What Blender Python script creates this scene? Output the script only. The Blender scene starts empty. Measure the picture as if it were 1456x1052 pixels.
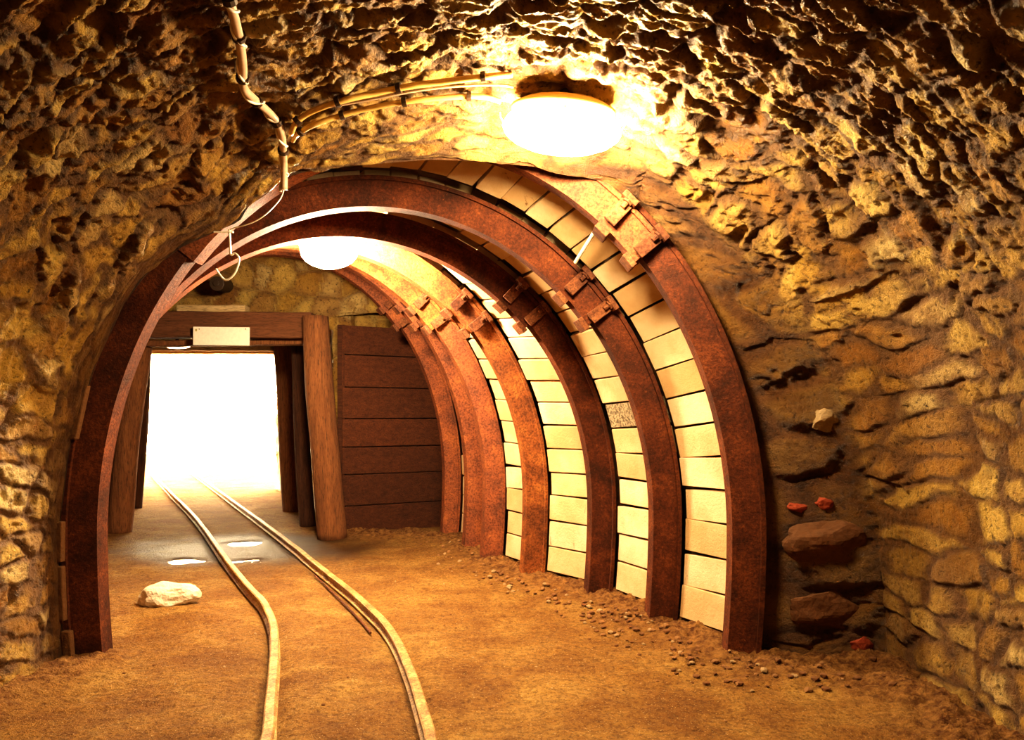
import bpy, bmesh, math, random
import numpy as np
from mathutils import Vector, Matrix, noise
from mathutils.bvhtree import BVHTree

random.seed(7)
rng = np.random.default_rng(11)
C = bpy.context.scene.collection
F, H, CX, HY = 1100.0, 1.145, 728.0, 593.0   # focal in px, eye height, centre column, horizon row

def px(x, y, d):
    """point at depth d seen at photo pixel (x, y)"""
    return Vector(((x - CX) * d / F, d, H - (y - HY) * d / F))
def ground(x, y):
    d = H * F / (y - HY)
    return Vector(((x - CX) * d / F, d, 0.0))

# ------------------------------------------------------------ tagging
def tag(o, label=None, cat=None, group=None, kind=None):
    if label: o['label'] = label
    if cat: o['category'] = cat
    if group: o['group'] = group
    if kind: o['kind'] = kind
    return o
def empty(name, loc, label, cat, group=None, rz=0):
    o = bpy.data.objects.new(name, None); C.objects.link(o)
    o.location = loc; o.rotation_euler = (0, 0, rz)
    o.empty_display_size = 0.1
    return tag(o, label, cat, group)

# ------------------------------------------------------------ mesh builder
class MB:
    def __init__(s): s.v = []; s.f = []; s.col = []
    def add(s, vs, fs, col=None):
        b = len(s.v); s.v += [tuple(v) for v in vs]
        s.f += [tuple(i + b for i in f) for f in fs]
        s.col += [col or (1, 1, 1)] * len(vs)
    def box(s, c, size, rot=None, col=None):
        hx, hy, hz = size[0] / 2, size[1] / 2, size[2] / 2
        vs = [Vector((x, y, z)) for x in (-hx, hx) for y in (-hy, hy) for z in (-hz, hz)]
        if rot is not None: vs = [rot @ v for v in vs]
        c = Vector(c); vs = [v + c for v in vs]
        s.add(vs, [(0, 1, 3, 2), (4, 6, 7, 5), (0, 4, 5, 1), (2, 3, 7, 6), (0, 2, 6, 4), (1, 5, 7, 3)], col)
    def hexa(s, p, col=None):
        """p: 8 points, bottom ring 0-3, top ring 4-7"""
        s.add(p, [(3, 2, 1, 0), (4, 5, 6, 7), (0, 1, 5, 4), (1, 2, 6, 5), (2, 3, 7, 6), (3, 0, 4, 7)], col)
    def tube(s, pts, r, n=8, caps=True, col=None, rvar=0.0):
        pts = [Vector(p) for p in pts]; m = len(pts); vs = []
        prev = None
        for i, p in enumerate(pts):
            t = (pts[min(i + 1, m - 1)] - pts[max(i - 1, 0)]).normalized()
            if prev is None:
                up = Vector((0, 0, 1)) if abs(t.z) < .9 else Vector((1, 0, 0))
                a = t.cross(up).normalized()
            else:
                a = (prev - t * prev.dot(t)).normalized()
            prev = a; b = t.cross(a)
            rr = r[i] if isinstance(r, (list, tuple)) else r
            for k in range(n):
                q = 2 * math.pi * k / n
                rk = rr * (1 + random.uniform(-rvar, rvar))
                vs.append(p + a * math.cos(q) * rk + b * math.sin(q) * rk)
        fs = [(i * n + k, i * n + (k + 1) % n, (i + 1) * n + (k + 1) % n, (i + 1) * n + k) for i in range(m - 1) for k in range(n)]
        if caps: fs += [tuple(range(n - 1, -1, -1)), tuple((m - 1) * n + k for k in range(n))]
        s.add(vs, fs, col)
    def sweep(s, rings, caps=True, col=None):
        n = len(rings[0]); m = len(rings); vs = [p for r in rings for p in r]
        fs = [(i * n + k, i * n + (k + 1) % n, (i + 1) * n + (k + 1) % n, (i + 1) * n + k) for i in range(m - 1) for k in range(n)]
        if caps: fs += [tuple(range(n - 1, -1, -1)), tuple((m - 1) * n + k for k in range(n))]
        s.add(vs, fs, col)
    def build(s, name, mat, parent=None, smooth=False, bevel=0, origin=None):
        me = bpy.data.meshes.new(name)
        org = Vector(origin) if origin is not None else Vector((0, 0, 0))
        me.from_pydata([tuple(Vector(v) - org) for v in s.v], [], s.f)
        ca = me.color_attributes.new('tint', 'FLOAT_COLOR', 'POINT')
        ca.data.foreach_set('color', np.array([(c[0], c[1], c[2], 1) for c in s.col], dtype=np.float32).ravel())
        me.update()
        bm = bmesh.new(); bm.from_mesh(me); bmesh.ops.recalc_face_normals(bm, faces=bm.faces); bm.to_mesh(me); bm.free()
        o = bpy.data.objects.new(name, me); C.objects.link(o)
        if mat: me.materials.append(mat)
        o.location = org
        if smooth: me.polygons.foreach_set('use_smooth', [True] * len(me.polygons))
        if parent is not None:
            o.parent = parent
            if parent.type == 'EMPTY': M = Matrix.Translation(parent.location) @ parent.rotation_euler.to_matrix().to_4x4()
            else: M = Matrix.Translation(parent.location)      # a part already sits at its world place
            o.matrix_parent_inverse = M.inverted()
        if bevel:
            b = o.modifiers.new('bev', 'BEVEL'); b.width = bevel; b.segments = 2; b.limit_method = 'ANGLE'
        return o

# ------------------------------------------------------------ numpy noise
def _h(ix, iy, k=0):
    n = (ix.astype(np.int64) * 374761393 + iy.astype(np.int64) * 668265263 + k * 974634777) & 0xffffffff
    n = ((n ^ (n >> 13)) * 1274126177) & 0xffffffff
    n = (n ^ (n >> 16)) & 0xffffffff
    n = (n * 2246822519) & 0xffffffff
    return ((n ^ (n >> 15)) & 0xffffff) / float(0xffffff)
def vn(x, y, k=0):
    ix = np.floor(x); iy = np.floor(y); fx = x - ix; fy = y - iy
    fx = fx * fx * (3 - 2 * fx); fy = fy * fy * (3 - 2 * fy)
    a = _h(ix, iy, k); b = _h(ix + 1, iy, k); c = _h(ix, iy + 1, k); d = _h(ix + 1, iy + 1, k)
    return (a * (1 - fx) + b * fx) * (1 - fy) + (c * (1 - fx) + d * fx) * fy
def fbm(x, y, oct=4, k=0, g=.5):
    s = 0; a = 1; t = 0
    for i in range(oct):
        s = s + a * vn(x * 2 ** i, y * 2 ** i, k + i); t += a; a *= g
    return s / t - .5
def ridged(x, y, oct=4, k=0):
    s = 0; a = 1; t = 0
    for i in range(oct):
        s = s + a * (1 - np.abs(2 * vn(x * 2 ** i, y * 2 ** i, k + i) - 1)); t += a; a *= .5
    return s / t
def worley(x, y, k=0, jit=.8):
    """F1, F2 and id on a running-bond jittered grid"""
    iy0 = np.floor(y)
    f1 = np.full(x.shape, 9.); f2 = np.full(x.shape, 9.); idr = np.zeros(x.shape); idr2 = np.zeros(x.shape)
    for dy in (-1, 0, 1):
        iy = iy0 + dy
        off = .5 * np.mod(iy, 2)
        ix0 = np.floor(x - off)
        for dx in (-1, 0, 1):
            ix = ix0 + dx
            cx_ = ix + off + .5 + jit * (_h(ix, iy, k) - .5)
            cy_ = iy + .5 + jit * .8 * (_h(ix, iy, k + 1) - .5)
            ddx = np.abs(x - cx_); ddy = np.abs(y - cy_)
            d = (ddx ** 2.6 + ddy ** 2.6) ** (1 / 2.6)
            m = d < f1
            f2 = np.where(m, f1, np.minimum(f2, d))
            idr = np.where(m, _h(ix, iy, k + 2), idr); idr2 = np.where(m, _h(ix, iy, k + 3), idr2)
            f1 = np.where(m, d, f1)
    return f1, f2, idr, idr2
def ss(a, b, x):
    t = np.clip((x - a) / (b - a), 0, 1); return t * t * (3 - 2 * t)

def grid_mesh(name, P, mat, attrs, smooth=True):
    """P (m,n,3) array -> mesh with colour attribute 'tint' = attrs (m,n,3)"""
    m, n, _ = P.shape
    me = bpy.data.meshes.new(name)
    me.vertices.add(m * n); me.vertices.foreach_set('co', P.reshape(-1).astype(np.float32))
    I = np.arange(m * n).reshape(m, n)
    q = np.stack([I[:-1, :-1], I[1:, :-1], I[1:, 1:], I[:-1, 1:]], -1).reshape(-1, 4)
    nf = len(q)
    me.loops.add(nf * 4); me.loops.foreach_set('vertex_index', q.reshape(-1).astype(np.int32))
    me.polygons.add(nf); me.polygons.foreach_set('loop_start', np.arange(0, nf * 4, 4, dtype=np.int32))
    me.polygons.foreach_set('loop_total', np.full(nf, 4, dtype=np.int32))
    me.update(calc_edges=True); me.validate()
    ca = me.color_attributes.new('tint', 'FLOAT_COLOR', 'POINT')
    A = np.ones((m * n, 4), dtype=np.float32); A[:, :3] = attrs.reshape(-1, 3)
    ca.data.foreach_set('color', A.ravel())
    if smooth: me.polygons.foreach_set('use_smooth', np.ones(nf, dtype=bool))
    me.materials.append(mat)
    o = bpy.data.objects.new(name, me); C.objects.link(o)
    return o
def displaced(P, h):
    du = np.gradient(P, axis=0); dv = np.gradient(P, axis=1)
    N = np.cross(du, dv); N /= np.maximum(np.linalg.norm(N, axis=2, keepdims=True), 1e-9)
    return P + N * h[..., None], N

# ------------------------------------------------------------ materials
def new_mat(name):
    m = bpy.data.materials.new(name); m.use_nodes = True
    nt = m.node_tree; nt.nodes.clear()
    out = nt.nodes.new('ShaderNodeOutputMaterial'); b = nt.nodes.new('ShaderNodeBsdfPrincipled')
    nt.links.new(b.outputs[0], out.inputs[0])
    return m, nt, b
class NT:
    def __init__(s, nt): s.nt = nt
    def n(s, t, **kw):
        nd = s.nt.nodes.new(t)
        for k, v in kw.items(): setattr(nd, k, v)
        return nd
    def l(s, a, b): s.nt.links.new(a, b)
    def coord(s, scale=(1, 1, 1), rot=(0, 0, 0)):
        tc = s.n('ShaderNodeTexCoord'); mp = s.n('ShaderNodeMapping')
        mp.inputs['Scale'].default_value = scale; mp.inputs['Rotation'].default_value = rot
        s.l(tc.outputs['Object'], mp.inputs[0]); return mp.outputs[0]
    def noise(s, vec, scale, det=6, rough=.6, dist=0):
        nd = s.n('ShaderNodeTexNoise'); nd.inputs['Scale'].default_value = scale
        nd.inputs['Detail'].default_value = det; nd.inputs['Roughness'].default_value = rough
        nd.inputs['Distortion'].default_value = dist
        s.l(vec, nd.inputs['Vector']); return nd.outputs['Fac']
    def ramp(s, fac, stops):
        nd = s.n('ShaderNodeValToRGB'); cr = nd.color_ramp
        while len(cr.elements) < len(stops): cr.elements.new(.5)
        for e, (p, c) in zip(cr.elements, stops):
            e.position = p; e.color = (*c, 1) if len(c) == 3 else c
        s.l(fac, nd.inputs[0]); return nd.outputs[0]
    def mix(s, fac, a, b, mode='MIX'):
        nd = s.n('ShaderNodeMix', data_type='RGBA', blend_type=mode)
        for sock, v in ((nd.inputs[0], fac), (nd.inputs[6], a), (nd.inputs[7], b)):
            if hasattr(v, 'links'): s.l(v, sock)
            elif isinstance(v, (int, float)): sock.default_value = v
            else: sock.default_value = (*v, 1)
        return nd.outputs[2]
    def math(s, op, a, b=None, c=None):
        nd = s.n('ShaderNodeMath', operation=op)
        for i, v in enumerate((a, b, c)):
            if v is None: continue
            if hasattr(v, 'links'): s.l(v, nd.inputs[i])
            else: nd.inputs[i].default_value = v
        return nd.outputs[0]
    def attr(s):
        nd = s.n('ShaderNodeAttribute', attribute_name='tint')
        sp = s.n('ShaderNodeSeparateColor'); s.l(nd.outputs['Color'], sp.inputs[0])
        return nd.outputs['Color'], sp.outputs[0], sp.outputs[1], sp.outputs[2]
    def bump(s, h, strength, dist, bsdf):
        nd = s.n('ShaderNodeBump'); nd.inputs['Strength'].default_value = strength
        nd.inputs['Distance'].default_value = dist
        s.l(h, nd.inputs['Height']); s.l(nd.outputs[0], bsdf.inputs['Normal'])

def mat_masonry():
    # tint: r = stone random, g = mortar mask, b = plaster / dark face amount
    m, nt, b = new_mat('rubble_masonry'); T = NT(nt)
    v = T.coord(); col, r, g, bb = T.attr()
    n1 = T.noise(v, 9, 8, .65); n2 = T.noise(v, 45, 6, .7); n3 = T.noise(v, 2.2, 3, .5)
    stone = T.ramp(r, [(0, (.40, .19, .045)), (.3, (.68, .43, .10)), (.55, (.80, .56, .17)), (.8, (.50, .27, .07)), (1, (.82, .62, .27))])
    stone = T.mix(T.ramp(n1, [(.38, (0, 0, 0)), (.52, (1, 1, 1))]), T.mix(.42, stone, (.26, .10, .025)), stone)
    mortar = T.mix(n2, (.12, .055, .022), (.34, .19, .08))
    c = T.mix(g, stone, mortar)
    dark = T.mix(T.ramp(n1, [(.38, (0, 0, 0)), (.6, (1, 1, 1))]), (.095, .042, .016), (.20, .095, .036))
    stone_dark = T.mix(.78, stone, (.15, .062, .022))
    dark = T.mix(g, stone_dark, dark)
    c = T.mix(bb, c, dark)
    c = T.mix(T.ramp(n2, [(.30, (1, 1, 1)), (.46, (0, 0, 0))]), c, (.06, .028, .012))
    T.l(c, b.inputs['Base Color'])
    T.l(T.ramp(n3, [(.35, (.28,) * 3), (.62, (.6,) * 3)]), b.inputs['Roughness'])
    b.inputs['Specular IOR Level'].default_value = .55
    h = T.math('ADD', T.math('MULTIPLY', n1, .6), T.math('MULTIPLY', n2, .5))
    n4 = T.noise(v, 130, 5, .75)
    h = T.math('ADD', h, T.math('MULTIPLY', n4, .35))
    T.bump(h, 1.0, .05, b)
    return m
def mat_brick(name='red_brick', c1=(.55, .10, .03), c2=(.35, .06, .02)):
    m, nt, b = new_mat(name); T = NT(nt); v = T.coord()
    n1 = T.noise(v, 30, 6, .6); T.l(T.mix(n1, c1, c2), b.inputs['Base Color']); b.inputs['Roughness'].default_value = .8
    T.bump(n1, .8, .01, b); return m
def mat_floor():
    m, nt, b = new_mat('packed_dirt'); T = NT(nt); v = T.coord(); col, r, g, bb = T.attr()
    n1 = T.noise(v, 2.5, 8, .62, .6); n2 = T.noise(v, 22, 8, .7); n3 = T.noise(v, 120, 5, .7)
    c = T.ramp(n1, [(.34, (.32, .15, .036)), (.5, (.44, .23, .058)), (.66, (.60, .36, .10))])
    c = T.mix(T.ramp(n2, [(.38, (1, 1, 1)), (.55, (0, 0, 0))]), c, T.mix(.45, c, (.13, .055, .018)))
    n5 = T.noise(v, 55, 3, .8)
    c = T.mix(T.ramp(n5, [(.40, (1, 1, 1)), (.50, (0, 0, 0))]), c, T.mix(.5, c, (.10, .04, .012)))
    c = T.mix(T.ramp(n3, [(.60, (0, 0, 0)), (.66, (1, 1, 1))]), c, (.78, .56, .28))
    c = T.mix(r, c, (.075, .034, .013))        # damp
    c = T.mix(g, c, T.mix(T.ramp(n2, [(.38, (0, 0, 0)), (.62, (1, 1, 1))]), (.15, .055, .018), (.50, .27, .09)))        # debris banks
    c = T.mix(1.0, c, (.80, .78, .76), 'MULTIPLY')
    b.inputs['Specular IOR Level'].default_value = .3
    T.l(c, b.inputs['Base Color'])
    T.l(T.math('SUBTRACT', .9, T.math('MULTIPLY', r, .38)), b.inputs['Roughness'])
    h = T.math('ADD', T.math('ADD', T.math('MULTIPLY', n2, .6), T.math('MULTIPLY', n5, .5)), T.math('MULTIPLY', n3, .3))
    T.bump(h, 1.0, .05, b); return m
def mat_rust(name, a, c_, d, rough=.75):
    m, nt, b = new_mat(name); T = NT(nt); v = T.coord()
    n1 = T.noise(v, 5, 8, .7, .4); n2 = T.noise(v, 70, 6, .75)
    c = T.ramp(n1, [(.32, a), (.5, c_), (.68, d)])
    c = T.mix(T.ramp(n2, [(.40, (1, 1, 1)), (.55, (0, 0, 0))]), c, T.mix(.6, c, (.03, .008, .004)))
    c = T.mix(T.ramp(n2, [(.60, (0, 0, 0)), (.72, (1, 1, 1))]), c, T.mix(.35, c, (.62, .22, .05)))
    T.l(c, b.inputs['Base Color']); b.inputs['Roughness'].default_value = rough
    b.inputs['Specular IOR Level'].default_value = .35
    T.bump(n2, .9, .008, b); return m
def mat_lagging():
    m, nt, b = new_mat('pale_lagging'); T = NT(nt); v = T.coord(); col, r, g, bb = T.attr()
    n1 = T.noise(v, 4, 6, .6); n2 = T.noise(v, 60, 6, .7); n3 = T.noise(T.coord((1, 1, .25)), 9, 8, .75)
    c = T.ramp(r, [(0, (.50, .34, .17)), (.5, (.62, .45, .25)), (1, (.70, .55, .36))])
    c = T.mix(T.ramp(n1, [(.4, (1, 1, 1)), (.6, (0, 0, 0))]), c, T.mix(.4, c, (.40, .22, .07)))
    c = T.mix(T.ramp(n3, [(.30, (1, 1, 1)), (.36, (0, 0, 0))]), c, (.16, .075, .025))
    sp = T.ramp(n2, [(.42, (0, 0, 0)), (.58, (1, 1, 1))])
    c = T.mix(g, c, T.mix(sp, (.12, .085, .05), (.42, .33, .2)))
    T.l(c, b.inputs['Base Color']); b.inputs['Roughness'].default_value = .85
    T.bump(T.math('ADD', n2, T.math('MULTIPLY', n3, .8)), .6, .008, b); return m
def mat_wood(name, a, c_, stretch=(1, 1, 1), rough=.8):
    m, nt, b = new_mat(name); T = NT(nt); v = T.coord(stretch); col, r, g, bb = T.attr()
    n1 = T.noise(v, 6, 8, .7, .5); n2 = T.noise(T.coord(tuple(s * 1.0 for s in stretch)), 26, 8, .75)
    c = T.ramp(n1, [(.3, a), (.7, c_)])
    c = T.mix(T.ramp(n2, [(.36, (1, 1, 1)), (.5, (0, 0, 0))]), c, T.mix(.7, c, (.02, .008, .003)))
    c = T.mix(1.0, c, col, 'MULTIPLY')
    T.l(c, b.inputs['Base Color']); b.inputs['Roughness'].default_value = rough
    T.bump(T.math('ADD', n1, n2), .9, .02, b); return m
def mat_plain(name, c, rough=.6, metal=0, bump=0):
    m, nt, b = new_mat(name); T = NT(nt); v = T.coord()
    n1 = T.noise(v, 40, 5, .6)
    T.l(T.mix(n1, tuple(x * .8 for x in c), tuple(min(1, x * 1.15) for x in c)), b.inputs['Base Color'])
    b.inputs['Roughness'].default_value = rough; b.inputs['Metallic'].default_value = metal
    if bump: T.bump(n1, bump, .01, b)
    return m
def mat_glow(name, col, s):
    m = bpy.data.materials.new(name); m.use_nodes = True; nt = m.node_tree; nt.nodes.clear()
    o = nt.nodes.new('ShaderNodeOutputMaterial'); e = nt.nodes.new('ShaderNodeEmission')
    e.inputs[0].default_value = (*col, 1); e.inputs[1].default_value = s
    nt.links.new(e.outputs[0], o.inputs[0]); return m
def mat_water():
    m, nt, b = new_mat('muddy_water'); T = NT(nt); v = T.coord()
    b.inputs['Base Color'].default_value = (.13, .075, .035, 1); b.inputs['Roughness'].default_value = .14
    b.inputs['Specular IOR Level'].default_value = .8
    T.bump(T.noise(v, 6, 3, .5), .5, .02, b); return m

M_mason = mat_masonry(); M_floor = mat_floor(); M_lag = mat_lagging()
M_rust = mat_rust('rusted_steel', (.045, .014, .006), (.12, .032, .010), (.22, .065, .018))
M_rust_lit = mat_rust('lamplit_rust', (.11, .036, .012), (.30, .10, .026), (.50, .20, .05))  # brighter copy of the rust, far lamp's light put into the colour
M_rust_mid = mat_rust('brown_rust', (.12, .045, .025), (.26, .085, .035), (.40, .14, .045))
M_clamp = mat_rust('dark_rust', (.09, .03, .014), (.20, .075, .03), (.32, .14, .06))
M_rail = mat_rust('worn_rail_steel', (.26, .11, .03), (.50, .28, .09), (.72, .50, .20), .55)
M_wood_d = mat_wood('dark_planks', (.085, .026, .009), (.20, .062, .020), (.5, 5, 5))
M_post = mat_wood('timber_post', (.15, .055, .018), (.31, .13, .045), (4, 4, .45))
M_beam = mat_wood('timber_beam', (.13, .05, .02), (.24, .10, .042), (.45, 5, 5))
M_pale = mat_wood('pale_beam', (.55, .36, .16), (.75, .55, .30), (.45, 5, 5))
M_sign = mat_plain('painted_board', (.78, .68, .55), .6)
M_sheath = mat_plain('cable_sheath', (.55, .40, .28), .35)
M_wire = mat_plain('white_wire', (.80, .72, .60), .4)
M_cond = mat_plain('yellow_conduit', (.72, .48, .16), .35)
M_iron = mat_plain('black_iron', (.06, .035, .02), .5, .3)
M_brick = mat_brick('red_brick', (.32, .06, .02), (.20, .04, .015)); M_brown = mat_plain('brown_rubble', (.26, .12, .045), .9, 0, .8); M_rockw = mat_plain('limestone', (.62, .52, .38), .85, 0, .8)
M_palestone = mat_plain('grey_wall_stone', (.34, .25, .14), .9, 0, .8); M_rubble = mat_plain('pale_rubble', (.50, .34, .18), .9, 0, .8); M_gravel = mat_plain('gravel', (.38, .20, .08), .9, 0, .8)
M_water = mat_water()
M_block = mat_plain('dull_block', (.20, .10, .04), .9, 0, 1)
M_glow1 = mat_glow('lamp_glass_lit', (1, .80, .50), 240.0)
M_glow2 = mat_glow('far_lamp_glass_lit', (1, .82, .56), 640.0)
M_glow3 = mat_glow('portal_lamp_glass_lit', (1, .85, .6), 14.0)

# ------------------------------------------------------------ steel ribs (geometry description)
FOOT = [(1078, 940), (960, 890), (868, 850), (772, 822), (712, 800), (684, 783), (650, 764)]
YAW = [0, 7, 13, 17, 19, 20, 20]
BB = [2.02, 1.845, 1.80, 1.86, 1.95, 2.06, 2.17]
ZC, A0, W, D = .59, 1.65, .15, .165
RIB = []
for (fx, fy), yw, b in zip(FOOT, YAW, BB):
    g = ground(fx, fy); t = math.radians(yw); a = A0 - .035
    RIB.append(dict(c=Vector((g.x - a * math.cos(t), g.y - a * math.sin(t), 0)), t=t, b=b))
LEGF = .17        # share of the path taken by a straight leg
def path2(b, tau, inset=0.0, out=0.0):
    """arch centre-line in its own plane: tau 0 = left foot, 1 = right foot -> (u, z, nu, nz) with inward normal"""
    s = 1
    if tau < .5: s = -1; tau = 1 - tau
    # right half, tau .5 (crown) .. 1 (foot)
    q = (tau - .5) * 2
    if q <= 1 - LEGF:
        th = math.pi / 2 * (1 - q / (1 - LEGF))
        u = A0 * math.cos(th); z = ZC + b * math.sin(th)
        nu, nz = -math.cos(th) / A0, -math.sin(th) / b
    else:
        k = (q - (1 - LEGF)) / LEGF
        u = A0 - .035 * k * k; z = ZC * (1 - k) - .06 * k; nu, nz = -1, -.05 * k
    l = math.hypot(nu, nz); nu /= l; nz /= l
    return s * (u + nu * inset), z + nz * inset, s * nu, nz
def rib_pt(R, tau, n, r):
    """n: metres along the tunnel axis, r: metres inward from the outer edge"""
    u, z, _, _ = path2(R['b'], tau, r)
    c, t = R['c'], R['t']
    return Vector((c.x + u * math.cos(t) - n * math.sin(t), c.y + u * math.sin(t) + n * math.cos(t), z))
def th2tau(deg, side=1):
    q = (1 - deg / 90) * (1 - LEGF); return .5 + side * q / 2
def channel(sc=1.0, r0=0.0, w=W):
    d = D * sc
    return [(-.012, r0), (-.012, r0 + .022), (.006, r0 + .022), (.026, r0 + d), (w - .026, r0 + d), (w - .006, r0 + .022), (w + .012, r0 + .022), (w + .012, r0)]
def seg(R, t0, t1, n, prof, mat, name, parent, jag=0):
    mb = MB(); rings = []
    for i in range(n + 1):
        tau = t0 + (t1 - t0) * i / n
        rings.append([rib_pt(R, tau, a, r + jag * random.uniform(-1, 1)) for a, r in prof])
    mb.sweep(rings)
    return mb.build(name, mat, parent)
WHICH = ['nearest rusty steel arch, its legs either side of the photo foreground', 'second rusty steel arch from the front, full crown in view',
         'third rusty steel arch from the front, just before the small ceiling lamp', 'fourth rusty steel arch, orange leg lit behind the small ceiling lamp',
         'fifth rusty steel arch from the front, purplish brown leg', 'sixth rusty steel arch from the front, second from the dark plank wall', 'farthest rusty steel arch, its leg against the dark plank wall']
for k, R in enumerate(RIB):
    base = R['c'].copy()
    root = empty('steel_arch', base, WHICH[k], 'steel arch', 'rusty steel arches supporting the tunnel', R['t'])
    jt = [48, 43, 47, 46, 47, 47, 47][k]
    hot = M_rust_lit if k in (3,) else M_rust_mid if k > 3 else M_rust
    seg(R, 0, th2tau(jt + 5, -1), 40, channel(.9), M_rust, 'leg', root)
    seg(R, th2tau(jt - 4, -1), th2tau(jt - 4, 1), 80, channel(.93, .028, W), M_rust_lit if k in (3, 4) else M_rust_mid if k > 4 or k == 0 else M_rust, 'crown', root)  # nearest crown lighter than its legs too: lamplight put into its rust
    seg(R, th2tau(jt + 5, 1), 1, 40, channel(.9), hot, 'leg', root)
    for side in (1,):
        for dth in (-3.2, 3.6):
            tau = th2tau(jt + dth, side)
            u, z, nu, nz = path2(R['b'], tau, 0)
            p0 = rib_pt(R, tau, W / 2, 0); p1 = rib_pt(R, tau, W / 2, .1)
            inward = (p1 - p0).normalized()
            ax = Vector((-math.sin(R['t']), math.cos(R['t']), 0))
            tang = ax.cross(inward).normalized()
            rot = Matrix((ax, tang, inward)).transposed()
            mb = MB()
            # U-strap round the channel: bridge + two cheeks + ears
            q = rib_pt(R, tau, W / 2, D + .036)
            mb.box(q, (W * .9, .075, .03), rot)
            for s in (-1, 1):
                mb.box(rib_pt(R, tau, W / 2 + s * (W / 2 + .012), .085), (.026, .066, .15), rot)
                mb.box(rib_pt(R, tau, W / 2 + s * (W / 2 + .034), .022), (.06, .085, .03), rot)
            cl = mb.build('clamp', M_clamp, root, bevel=.004)
            for s in (-1, 1):
                mb = MB()
                c0 = rib_pt(R, tau, W / 2 + s * (W / 2 + .036), .006); c1 = rib_pt(R, tau, W / 2 + s * (W / 2 + .036), .075)
                mb.tube([c0, c1], .013, 8)
                c2 = rib_pt(R, tau, W / 2 + s * (W / 2 + .036), .024); c3 = rib_pt(R, tau, W / 2 + s * (W / 2 + .036), .046)
                mb.tube([c2, c3], .026, 6)
                mb.build('bolt', M_clamp, cl)

# ------------------------------------------------------------ lagging between the ribs: one panel of boards per bay
BAYL = ['pale lagging boards in the bay behind the nearest steel arch', 'pale lagging boards in the second bay, with one grey speckled board',
        'bright pale lagging boards in the third bay beside the small lamp', 'pale lagging boards in the fourth bay between orange and purplish arches',
        'narrow strip of pale lagging boards in the fifth bay', 'narrowest strip of pale lagging boards, before the farthest steel arch']
for k in range(6):
    R0, R1 = RIB[k], RIB[k + 1]
    mb = MB(); nb = 40
    taus = np.linspace(.0, 1, nb + 1)
    lo = .035; hi = .014
    for i in range(nb):
        a, b = taus[i], taus[i + 1]
        a = lo + a * (1 - lo - hi); b = lo + b * (1 - lo - hi)
        g = random.uniform(.0008, .0022); a += g * .5; b -= g * .5
        r = -.014 + random.uniform(-.010, .010)
        th = -.045
        n0 = W + .018; n1 = -.018
        tw = random.uniform(-.0012, .0012)
        tint = (random.random(), 0, 0)
        if k == 1 and i == nb - 7: tint = (.3, 1, 0)
        # board spans from the middle of arch k to the middle of arch k+1, cut in cells so the ends stay ragged
        def P(R, tau, n, rr): return rib_pt(R, tau, n, rr)
        A = [P(R0, a + tw, n0, r), P(R0, b + tw, n0, r), P(R0, b + tw, n0, r + th), P(R0, a + tw, n0, r + th)]
        B = [P(R1, a - tw, n1, r), P(R1, b - tw, n1, r), P(R1, b - tw, n1, r + th), P(R1, a - tw, n1, r + th)]
        mb.hexa(A + B, tint)
    o = mb.build('timber_lagging', M_lag, None, bevel=.004)
    tag(o, BAYL[k], 'board lining', 'pale lagging boards between the steel arches')

# shell added behind the boards to block daylight and keep the gaps dark
def backing():
    rows = []
    st = [(RIB[0], .08)] + [(R, .0) for R in RIB[1:]] + [(RIB[-1], .55), (RIB[-1], 1.3)]
    for R, n in st:
        rows.append([tuple(rib_pt(R, t, n, -.15)) for t in np.linspace(0, 1, 90)])
    P = np.array(rows)
    at = np.zeros(P.shape); at[..., 1] = 1; at[..., 2] = 1
    o = grid_mesh('wall_backing', P, M_mason, at); o['kind'] = 'structure'
backing()

# ------------------------------------------------------------ masonry vault
def resample(pts, n):
    p = np.array(pts, float); seg_ = np.linalg.norm(np.diff(p, axis=0), axis=1); s = np.concatenate([[0], np.cumsum(seg_)])
    u = np.linspace(0, s[-1], n)
    return np.stack([np.interp(u, s, p[:, i]) for i in range(p.shape[1])], 1), s[-1]
lip_px = [(100, 985, 3.6), (93, 950, 3.6), (86, 880, 3.6), (82, 760, 3.6), (97, 640, 3.6), (134, 520, 3.6), (176, 430, 3.6), (208, 388, 3.59), (258, 350, 3.58), (312, 326, 3.57),
          (340, 314, 3.56), (352, 292, 3.55), (380, 274, 3.55), (402, 252, 3.55), (430, 244, 3.54), (470, 238, 3.53), (520, 233, 3.52), (560, 230, 3.52), (610, 226, 3.52), (650, 227, 3.52),
          (700, 230, 3.52), (760, 236, 3.52), (800, 244, 3.55), (850, 256, 3.62), (896, 286, 3.67), (928, 322, 3.68), (960, 366, 3.68), (996, 430, 3.68), (1031, 505, 3.68), (1059, 580, 3.68),
          (1078, 670, 3.68), (1087, 760, 3.68), (1084, 850, 3.68), (1076, 960, 3.68)]
val_px = [(62, 1000, 3.44), (57, 900, 3.44), (55, 760, 3.44), (66, 640, 3.44), (100, 520, 3.44), (146, 430, 3.43), (190, 380, 3.42), (250, 320, 3.41), (310, 280, 3.40), (380, 232, 3.38),
          (460, 205, 3.35), (560, 186, 3.33), (660, 176, 3.32), (760, 172, 3.33), (830, 186, 3.38), (890, 215, 3.44), (960, 266, 3.5), (1030, 330, 3.54), (1100, 405, 3.57), (1160, 490, 3.59),
          (1210, 590, 3.6), (1242, 700, 3.6), (1257, 830, 3.62), (1264, 975, 3.64)]
NS = 1250
def rowpx(L):
    P = [tuple(px(x, y, d)) for x, y, d in L]; return resample(P, NS)[0]
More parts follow.
